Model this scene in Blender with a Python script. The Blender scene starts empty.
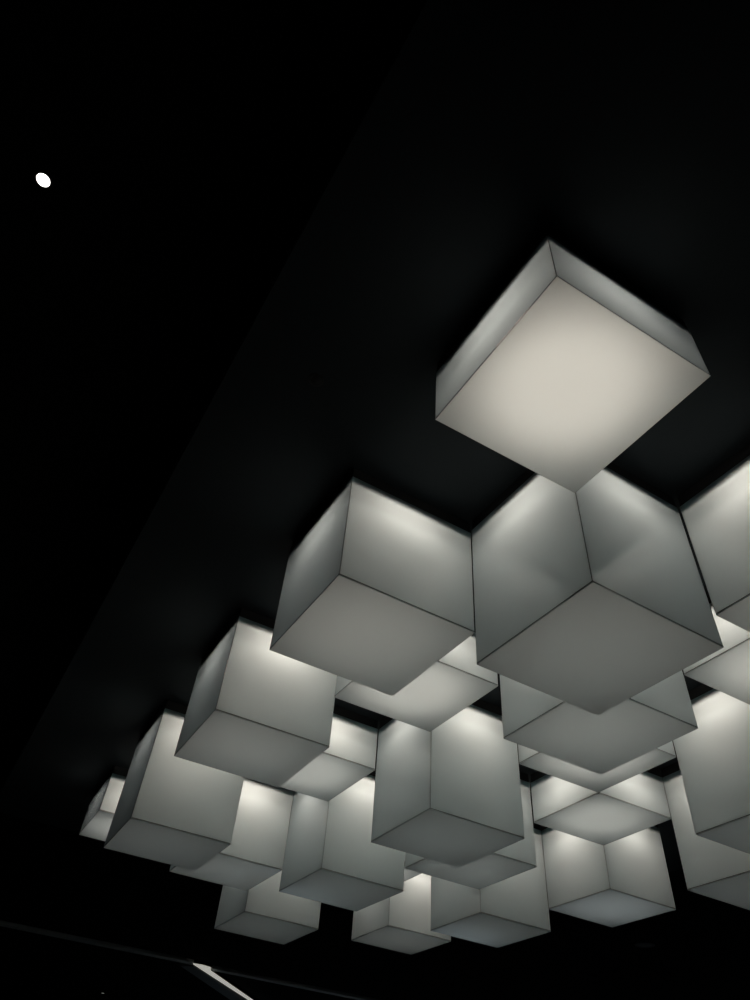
import bpy, bmesh, math
from mathutils import Matrix, Vector

S = bpy.context.scene
C = S.collection
U = 0.8                 # one lamp module in metres
EYE = 1.6               # camera height above the floor
def W(x, y, z):         # module units measured from the camera -> metres
    return Vector((x * U, y * U, z * U + EYE))

# ------------------------------------------------------------------ camera
cam_d = bpy.data.cameras.new('camera')
cam = bpy.data.objects.new('camera', cam_d); C.objects.link(cam); S.camera = cam
cam_d.sensor_fit = 'VERTICAL'; cam_d.sensor_height = 24.0; cam_d.lens = 702.36 / 1000 * 24.0
cam_d.clip_end = 200
RT = Vector((0.85724722, -0.51021642, 0.06932832))
DN = Vector((0.40535716, 0.5856936, -0.7018893))
FW = Vector((0.31751029, 0.62979538, 0.70890408))
M = Matrix((RT, -DN, -FW)).transposed().to_4x4(); M.translation = W(0, 0, 0)
cam.matrix_world = M

# ------------------------------------------------------------------ world, light, exposure
wd = bpy.data.worlds.new('world'); S.world = wd; wd.use_nodes = True
wd.node_tree.nodes['Background'].inputs[0].default_value = (0.02, 0.03, 0.035, 1)
wd.node_tree.nodes['Background'].inputs[1].default_value = 0.0
S.view_settings.view_transform = 'Standard'; S.view_settings.look = 'None'
S.view_settings.gamma = 1.0; S.view_settings.exposure = 0.0
S.view_settings.use_curve_mapping = False
S.cycles.use_denoising = True
S.cycles.caustics_reflective = False
S.cycles.caustics_refractive = False
S.cycles.max_bounces = 10; S.cycles.diffuse_bounces = 6; S.cycles.transmission_bounces = 8
S.cycles.glossy_bounces = 4
S.cycles.sample_clamp_indirect = 4.0

LAMP_E = 6.1
LAMP_COL = (1.0, 0.805, 0.69)
FILL_W = 12.0
FILL_COL = (0.80, 0.94, 1.0)
# unseen cool fill lights added beyond the array; the lit floor tints the undersides
for nm, x, y, w, h in (('added_cool_fill', 19.0, 18.0, 1.5, 1.0), ('added_cool_fill', 16.5, 23.0, 1.0, 1.5), ('added_cool_fill', 22.0, 12.0, 1.0, 1.5), ('added_cool_fill', 10.0, 23.5, 1.5, 1.0)):
    ld = bpy.data.lights.new(nm, 'AREA'); ld.shape = 'RECTANGLE'; ld.size = w; ld.size_y = h
    ld.energy = FILL_W; ld.color = FILL_COL; ld.spread = math.radians(45)
    lo = bpy.data.objects.new(nm, ld); C.objects.link(lo); lo.location = W(x, y, 3.6)

# ------------------------------------------------------------------ materials
def mat(name):
    m = bpy.data.materials.new(name); m.use_nodes = True
    nt = m.node_tree; nt.nodes.clear()
    out = nt.nodes.new('ShaderNodeOutputMaterial')
    return m, nt, out
def principled(name, col, rough=0.6, metal=0.0, spec=0.5, noise=0.0, scale=8.0, emit=None, es=0.0):
    m, nt, out = mat(name)
    b = nt.nodes.new('ShaderNodeBsdfPrincipled')
    b.inputs['Base Color'].default_value = (*col, 1); b.inputs['Roughness'].default_value = rough
    b.inputs['Metallic'].default_value = metal; b.inputs['Specular IOR Level'].default_value = spec
    if noise:
        tc = nt.nodes.new('ShaderNodeTexCoord'); nz = nt.nodes.new('ShaderNodeTexNoise')
        nz.inputs['Scale'].default_value = scale; nz.inputs['Detail'].default_value = 6
        mx = nt.nodes.new('ShaderNodeMix'); mx.data_type = 'RGBA'
        mx.inputs[6].default_value = (*[c * (1 - noise) for c in col], 1)
        mx.inputs[7].default_value = (*[c * (1 + noise) for c in col], 1)
        nt.links.new(tc.outputs['Object'], nz.inputs['Vector'])
        nt.links.new(nz.outputs[0], mx.inputs[0]); nt.links.new(mx.outputs[2], b.inputs['Base Color'])
    if emit:
        b.inputs['Emission Color'].default_value = (*emit, 1); b.inputs['Emission Strength'].default_value = es
    nt.links.new(b.outputs[0], out.inputs[0])
    return m

def acrylic(name, col, trans, slant):
    """opal sheet: lets diffuse light through best straight on, less at a slant; glossy face"""
    m, nt, out = mat(name)
    N = nt.nodes.new; L = nt.links.new
    def mth(op, a, b=None):
        n = N('ShaderNodeMath'); n.operation = op
        for k, v in enumerate((a, b)):
            if v is None: continue
            if isinstance(v, (int, float)): n.inputs[k].default_value = v
            else: L(v, n.inputs[k])
        return n.outputs[0]
    ge = N('ShaderNodeNewGeometry'); dt = N('ShaderNodeVectorMath'); dt.operation = 'DOT_PRODUCT'
    L(ge.outputs['Normal'], dt.inputs[0]); L(ge.outputs['Incoming'], dt.inputs[1])
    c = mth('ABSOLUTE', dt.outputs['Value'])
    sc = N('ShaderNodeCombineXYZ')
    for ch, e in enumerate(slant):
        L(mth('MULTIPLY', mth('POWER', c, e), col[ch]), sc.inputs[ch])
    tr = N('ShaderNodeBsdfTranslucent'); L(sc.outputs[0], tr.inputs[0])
    df = N('ShaderNodeBsdfDiffuse'); df.inputs[0].default_value = (0.36, 0.53, 0.58, 1)
    m2 = N('ShaderNodeMixShader'); m2.inputs[0].default_value = trans
    L(df.outputs[0], m2.inputs[1]); L(tr.outputs[0], m2.inputs[2])
    gl = N('ShaderNodeBsdfGlossy'); gl.inputs['Roughness'].default_value = 0.03
    gl.inputs[0].default_value = (1, 1, 1, 1)
    p5 = mth('POWER', mth('SUBTRACT', 1.0, c), 5.0)
    fr = mth('ADD', mth('MULTIPLY', p5, 0.95), 0.045)
    m3 = N('ShaderNodeMixShader'); L(fr, m3.inputs[0]); L(m2.outputs[0], m3.inputs[1]); L(gl.outputs[0], m3.inputs[2])
    L(m3.outputs[0], out.inputs[0])
    return m

M_panel = acrylic('white_acrylic', (0.835, 0.98, 1.0), 0.86, (0.63, 0.58, 0.54))
M_under = acrylic('dimmed_white_acrylic', (0.73, 0.835, 0.835), 0.86, (0.72, 0.64, 0.58))  # darker copy of the side acrylic, colors the undersides dimmer
M_joint = principled('dark_joint', (0.015, 0.016, 0.016), 0.6)
M_frame = principled('black_frame', (0.006, 0.006, 0.007), 0.7, noise=0.2)
M_shade_block = principled('black_shade_block', (0.008, 0.008, 0.008), 0.7)
M_tube = principled('lit_tube', (0.5, 0.5, 0.5), 0.5, emit=LAMP_COL, es=LAMP_E)
M_soffit = principled('charcoal_plaster', (0.025, 0.031, 0.035), 0.85, spec=0.15, noise=0.06, scale=3)
M_ceil = principled('black_ceiling', (0.010, 0.010, 0.010), 0.95, spec=0.05, noise=0.1, scale=2)
M_wall = principled('black_wall', (0.006, 0.006, 0.006), 0.95, spec=0.05, noise=0.1, scale=2)
M_floor = principled('grey_stone_floor', (0.30, 0.31, 0.32), 0.5, noise=0.15, scale=1.5)
M_trim = principled('pale_trim', (0.60, 0.61, 0.60), 0.6, noise=0.05)
M_beam = principled('grey_trim', (0.26, 0.28, 0.29), 0.6, noise=0.05)
M_dark = principled('dark_metal', (0.012, 0.012, 0.013), 0.5)
M_lens = principled('lit_lens', (0.8, 0.8, 0.8), 0.4, emit=(1.0, 0.97, 0.92), es=6.0)
M_strip = principled('lit_diffuser', (0.7, 0.7, 0.7), 0.5, emit=(1.0, 0.98, 0.88), es=0.38)
M_off = principled('unlit_lens', (0.004, 0.004, 0.004), 0.3)

# ------------------------------------------------------------------ mesh helpers
def box(bm, x0, x1, y0, y1, z0, z1):
    v = [bm.verts.new(p) for p in ((x0,y0,z0),(x1,y0,z0),(x1,y1,z0),(x0,y1,z0),(x0,y0,z1),(x1,y0,z1),(x1,y1,z1),(x0,y1,z1))]
    for f in ((3,2,1,0),(4,5,6,7),(0,1,5,4),(1,2,6,5),(2,3,7,6),(3,0,4,7)):
        bm.faces.new([v[i] for i in f])
def quad(bm, *pts): bm.faces.new([bm.verts.new(p) for p in pts])
def lathe(bm, prof, n=40):
    rings = []
    for r, z in prof:
        rings.append([bm.verts.new((r*math.cos(2*math.pi*k/n), r*math.sin(2*math.pi*k/n), z)) for k in range(n)])
    for a, b in zip(rings, rings[1:]):
        for k in range(n):
            bm.faces.new((a[k], a[(k+1) % n], b[(k+1) % n], b[k]))
    return rings
def mesh(name, bm, m, bevel=0):
    if bevel:
        bmesh.ops.bevel(bm, geom=list(bm.edges), offset=bevel, segments=2, affect='EDGES')
    me = bpy.data.meshes.new(name); bm.to_mesh(me); bm.free(); me.materials.append(m)
    return me
def obj(name, bm, m, parent=None, bevel=0):
    o = bpy.data.objects.new(name, mesh(name, bm, m, bevel)); C.objects.link(o)
    if parent: o.parent = parent
    return o
def struct(o): o['kind'] = 'structure'; return o
def tag(o, label, cat, group=None):
    o['label'] = label; o['category'] = cat
    if group: o['group'] = group
    return o

# ------------------------------------------------------------------ structure
H = 3.548                # underside of the lamps' mounting frames
HP = H + 0.10            # ceiling panel the lamps hang from
HC = HP + 0.30           # main ceiling above it
X0, X1, Y0, Y1 = -8, 26, -12, 27
PX0, PX1, PY0, PY1 = 0.28, 8.9, -3.6, 11.79
def wbox(name, a, b, m):
    bm = bmesh.new(); p, q = W(*a), W(*b); box(bm, p.x, q.x, p.y, q.y, p.z, q.z)
    return struct(obj(name, bm, m))
FZ = -EYE / U
wbox('floor', (X0-.3, Y0-.3, FZ-.2), (X1+.3, Y1+.3, FZ), M_floor)
wbox('ceiling', (X0-.3, Y0-.3, HC), (X1+.3, Y1+.3, HC+.3), M_ceil)
wbox('wall_left', (X0-.3, Y0, FZ), (X0, Y1, HC), M_wall)
wbox('wall_right', (X1, Y0, FZ), (X1+.3, Y1, HC), M_wall)
wbox('wall_back', (X0-.3, Y0-.3, FZ), (X1+.3, Y0, HC), M_wall)
wbox('wall_front', (X0-.3, Y1, FZ), (X1+.3, Y1+.3, HC), M_wall)
wbox('ceiling_panel', (PX0, PY0, HP), (PX1, PY1, HC), M_soffit)

# ------------------------------------------------------------------ cube lamps
LEVELS = [(H - 3.0993) * U, (H - 2.648) * U, (H - 2.4163) * U]
HW = 0.504 * U            # half width
JW = 0.0014 * U         # visible joint width
LIP = 0.006 * U
SEAM = 0.004 * U
def panel_mesh(d):
    bm = bmesh.new()    # faces -y; rotated for the other sides
    a = HW - JW
    z0, z1 = -d + LIP + SEAM, 0.0
    n = 6
    quad(bm, (-a, -HW, z0), (a, -HW, z0), (a, -HW, z1), (-a, -HW, z1))
    return mesh('side_panel', bm, M_panel)
def bottom_mesh(d):
    bm = bmesh.new(); a = HW; z = -d; t = -d + LIP
    quad(bm, (-a, -a, z), (-a, a, z), (a, a, z), (a, -a, z))
    quad(bm, (-a, -a, z), (a, -a, z), (a, -a, t), (-a, -a, t))
    quad(bm, (a, -a, z), (a, a, z), (a, a, t), (a, -a, t))
    quad(bm, (a, a, z), (-a, a, z), (-a, a, t), (a, a, t))
    quad(bm, (-a, a, z), (-a, -a, z), (-a, -a, t), (-a, a, t))
    bmesh.ops.remove_doubles(bm, verts=list(bm.verts), dist=1e-6)
    return mesh('bottom_panel', bm, M_under)
def joint_mesh(d):
    bm = bmesh.new(); o = HW - 0.001; i = HW - 0.0045
    z0 = -d + LIP + 0.0005
    for sx in (-1, 1):
        for sy in (-1, 1):
            xs = sorted((sx*i, sx*o)); ys = sorted((sy*i, sy*o))
            box(bm, xs[0], xs[1], ys[0], ys[1], z0, 0)
    zs = -d + LIP + SEAM + 0.002
    for s in (-1, 1):
        ys = sorted((s*i, s*o))
        box(bm, -i, i, ys[0], ys[1], z0, zs)
        box(bm, ys[0], ys[1], -i, i, z0, zs)
    return mesh('joint_strip', bm, M_joint)
def frame_mesh():
    bm = bmesh.new(); box(bm, -HW + .004, HW - .004, -HW + .004, HW - .004, 0.001, 0.097 * U)
    return mesh('mounting_frame', bm, M_frame, bevel=0.002)
def shade_block_mesh():  # added unseen black block, keeps tube light off the panel tops
    bm = bmesh.new(); a = 0.455 * U
    box(bm, -a, a, -a, a, -0.078 * U, 0.0)
    return mesh('shade_block', bm, M_shade_block)
FRAME, SHADE_BLOCK = frame_mesh(), shade_block_mesh()
def tube_mesh(R=0.30 * U, r=0.04 * U, zc=-0.15 * U, n=32, m=8):
    bm = bmesh.new(); g = []
    for i in range(n):
        a = 2*math.pi*i/n; q = (abs(math.cos(a))**4 + abs(math.sin(a))**4) ** -0.25
        g.append([bm.verts.new(((R*q + r*math.cos(2*math.pi*j/m))*math.cos(a), (R*q + r*math.cos(2*math.pi*j/m))*math.sin(a), zc + r*math.sin(2*math.pi*j/m))) for j in range(m)])
    for i in range(n):
        for j in range(m):
            bm.faces.new((g[i][j], g[(i+1) % n][j], g[(i+1) % n][(j+1) % m], g[i][(j+1) % m]))
    return mesh('lamp_tube', bm, M_tube)
TUBE = tube_mesh()
PARTS = [(panel_mesh(d), bottom_mesh(d), joint_mesh(d)) for d in LEVELS]
PITCH = (1.0116, 1.0070); ORG = (1.3381, 1.0138)

def child(name, data, parent, rz=0, loc=(0, 0, 0)):
    o = bpy.data.objects.new(name, data); C.objects.link(o); o.parent = parent
    o.rotation_euler = (0, 0, rz); o.location = loc
    return o
def make_cube(level):
    r = bpy.data.objects.new('cube_lamp', None); C.objects.link(r)
    r.empty_display_size = 0.2
    pm, bm_, jm = PARTS[level]
    for k in range(4): child('side_panel', pm, r, k * math.pi / 2)
    child('bottom_panel', bm_, r)
    child('joint_strip', jm, r)['label'] = 'thin dark joint line along the edges'
    child('mounting_frame', FRAME, r)['label'] = 'black mounting frame against the ceiling'
    child('shade_block', SHADE_BLOCK, r)
    child('lamp_tube', TUBE, r, loc=(-0.045 * U, -0.045 * U, 0))
    return r
def copy_cube(src):
    r = src.copy(); C.objects.link(r)
    for ch in list(src.children):
        c = ch.copy(); C.objects.link(c); c.parent = r
    return r

# (column, row), drop level, (dx, dy, dz, yaw) from its neighbours' grid, label
CUBES = [
 ((0,0), 0, (0.0073, 0.0031, 0.001, -0.0042), 'shallow white cube lamp hanging alone at the top, its square underside glowing brightest'),
 ((0,2), 1, (0.0063, 0.0181, 0.0226, 0.003), 'large white cube lamp left of the big central one, its corner touching that one'),
 ((1,1), 2, (-0.004, -0.0002, -0.002, 0.012), 'biggest deep white cube lamp directly below the lone top one'),
 ((2,0), 1, (0.003, -0.009, -0.0123, -0.0001), 'white cube lamp cut off by the right edge, uppermost of those cut off there'),
 ((0,4), 1, (0.0072, 0.0082, 0.0035, -0.0078), 'white cube lamp third down the left rim, between two deeper rim cubes'),
 ((0,6), 2, (0.0083, 0.0038, 0.0002, -0.0097), 'deep white cube lamp on the left rim, in front of the tiny shallow end one'),
 ((0,8), 0, (0.0023, 0.0014, -0.004, -0.003), 'tiny shallow white cube lamp at the far left end of the cluster'),
 ((1,7), 1, (-0.0064, 0.0042, -0.0055, 0.0039), 'white cube lamp behind the deep left rim cube, above the low bottom left one'),
 ((2,6), 2, (-0.0028, 0.0106, 0.0048, 0.012), 'deep white cube lamp left of centre with a tiny bright speck on its underside'),
 ((1,5), 0, (-0.0051, 0.0023, 0.0061, 0.0026), 'shallow white cube lamp tucked behind the third left rim cube, bright underside'),
 ((2,8), 2, (0.0058, 0.0019, -0.0015, 0.0015), 'dim low white cube lamp at the bottom left, lowest of the left half'),
 ((4,8), 1, (0.0071, -0.0019, -0.0018, -0.0005), 'small bottom white cube lamp with bright top, left of the dim bottom centre one'),
 ((2,4), 2, (-0.001, 0.0018, -0.0021, -0.0086), 'deep white cube lamp in the middle of the cluster showing two tall faces and underside'),
 ((1,3), 0, (-0.0093, 0.0107, 0.012, 0.0006), 'shallow white cube lamp directly above the deep middle one, glowing underside'),
 ((2,2), 1, (0.0025, 0.0059, 0.0042, -0.0018), 'white cube lamp peeking out directly beneath the biggest central cube'),
 ((3,3), 0, (-0.0026, -0.0001, 0.0063, 0.003), 'shallow white cube lamp showing only a thin chevron below two stacked cubes'),
 ((4,4), 0, (0.0054, 0.0013, 0.0045, -0.0069), 'shallow bright diamond shaped white cube lamp right of centre, above the bottom right one'),
 ((5,5), 1, (0.0027, 0.0009, -0.0019, 0.005), 'white cube lamp at the bottom right with reflected light streaks on its underside'),
 ((3,5), 1, (-0.0014, 0.0044, 0.0003, 0.0005), 'white cube lamp mostly hidden behind the deep middle one, right beneath its underside'),
 ((4,6), 2, (0.0038, 0.0004, -0.0053, -0.0026), 'deep dim white cube lamp at the bottom centre, lowest of all'),
 ((4,2), 2, (0.0002, -0.0014, 0.0043, 0.0002), 'tall white cube lamp cut off by the right edge, above the lowest one'),
 ((5,3), 2, (0.0009, -0.0017, 0.0024, 0.0001), 'dim white cube lamp at the right edge, lowest of those cut off there'),
 ((3,1), 0, (0,0,0,0), 'shallow white cube lamp at the right edge, directly below the uppermost cut off one'),
 ((3,7), 0, (0,0,0,0), 'shallow white cube lamp seen only as a sliver above the small bottom streaked one'),
]
protos = {}
for (i, j), lv, (dx, dy, dz, yaw), label in CUBES:
    if lv not in protos: r = protos[lv] = make_cube(lv)
    else: r = copy_cube(protos[lv])
    p = W(ORG[0] + i*PITCH[0] + .5 + dx, ORG[1] + j*PITCH[1] + .5 + dy, H)
    r.location = p; r.rotation_euler = (0, 0, yaw)
    r.scale = (1, 1, 1 - dz * U / LEVELS[lv])          # hangs a touch shorter or longer
    tag(r, label, 'cube lamp', 'white cube lamps under the ceiling panel')

# ------------------------------------------------------------------ ceiling fixtures
def downlight(loc, radius, lens, label, lamp=None, ring=M_dark):
    r = bpy.data.objects.new('downlight', None); C.objects.link(r); r.location = loc
    r.empty_display_size = 0.1
    bm = bmesh.new()
    lathe(bm, [(radius*1.02, 0.0), (radius*1.02, -.003), (radius*1.1, -.006), (radius*1.45, -.005), (radius*1.5, -.001), (radius*1.5, 0.0)])
    obj('trim_ring', bm, ring, r)
    bm = bmesh.new()
    rg = lathe(bm, [(radius*1.02, -.0015), (radius, -.0035), (radius*.5, -.006), (0.002, -.007)])
    bm.faces.new(rg[-1])
    obj('lens', bm, lens, r)
    if lamp:
        ld = bpy.data.lights.new('downlight_lamp', 'SPOT'); ld.energy = lamp; ld.spot_size = math.radians(45); ld.spot_blend = .6
        ld.shadow_soft_size = radius*.8
        lo = bpy.data.objects.new('downlight_lamp', ld); C.objects.link(lo); lo.parent = r; lo.location = (0, 0, -.03)
    tag(r, label, 'downlight')
    return r
def at(px, py, h):      # point of a horizontal plane that the photograph shows at (px, py)
    d = RT*((px-375)/702.36) + DN*((py-500)/702.36) + FW
    d = d * (h / d.z); return W(*d)
downlight(at(43.5, 180, HC), 0.029, M_lens, 'small lit round downlight alone in the black ceiling at upper left', 8.0)
downlight(at(316, 380, HP), 0.026, M_off, 'small unlit round fitting in the dark ceiling panel left of the lone top cube')
downlight(at(645, 945, HC), 0.10, M_off, 'dark unlit round fitting in the far ceiling below the bottom right cube')
downlight(at(103, 993, HC), 0.03, M_strip, 'tiny faintly lit round fitting at the lower left edge of the far ceiling')

# thin pale trims on the far ceiling and the lit slot at their corner
def bar(name, a, b, w, hgt, m):
    a, b = Vector(a), Vector(b); d = b - a; L = d.length
    bm = bmesh.new(); box(bm, 0, L, -w/2, w/2, -hgt, 0)
    o = obj(name, bm, m, bevel=0.003)
    o.location = a; o.rotation_euler = (0, 0, math.atan2(d.y, d.x)); return o
HT = HC - 0.0625
def up(v): return v + Vector((0, 0, 0.05))
struct(bar('trim_1', up(at(-60, 912.6, HT)), up(at(193, 964, HT)), .20, .05, M_trim))
struct(bar('trim_2', up(at(211, 969.5, HT)), up(at(420, 1011.5, HT)), .18, .05, M_trim))
struct(bar('trim_3', up(at(187, 966, HT)), up(at(262, 1018, HT)), .30, .05, M_beam))
r = bpy.data.objects.new('linear_light', None); C.objects.link(r)
HL = HC - 0.11
r.location = at(193, 964.3, HL)
def prism(pts, z0, z1):
    bm = bmesh.new()
    lo = [bm.verts.new((p.x, p.y, z0)) for p in pts]; hi = [bm.verts.new((p.x, p.y, z1)) for p in pts]
    bm.faces.new(lo); bm.faces.new(hi)
    for k in range(len(pts)):
        q = (k + 1) % len(pts); bm.faces.new((lo[k], lo[q], hi[q], hi[k]))
    bmesh.ops.recalc_face_normals(bm, faces=list(bm.faces))
    return bm
# pointed blade of light: a sharp tip that steps in to a narrow strip
blade = [at(u, v, HL) - r.location for u, v in ((193, 964.3), (203, 966), (211, 968.5), (210.5, 971.5), (269, 1012), (266.5, 1012))]
obj('diffuser', prism(blade, 0.0, 0.02), M_strip, r)
obj('housing', prism(blade, 0.02, 0.086), M_dark, r)
tag(r, 'thin bright linear light running diagonally at the bottom left of the ceiling', 'light')
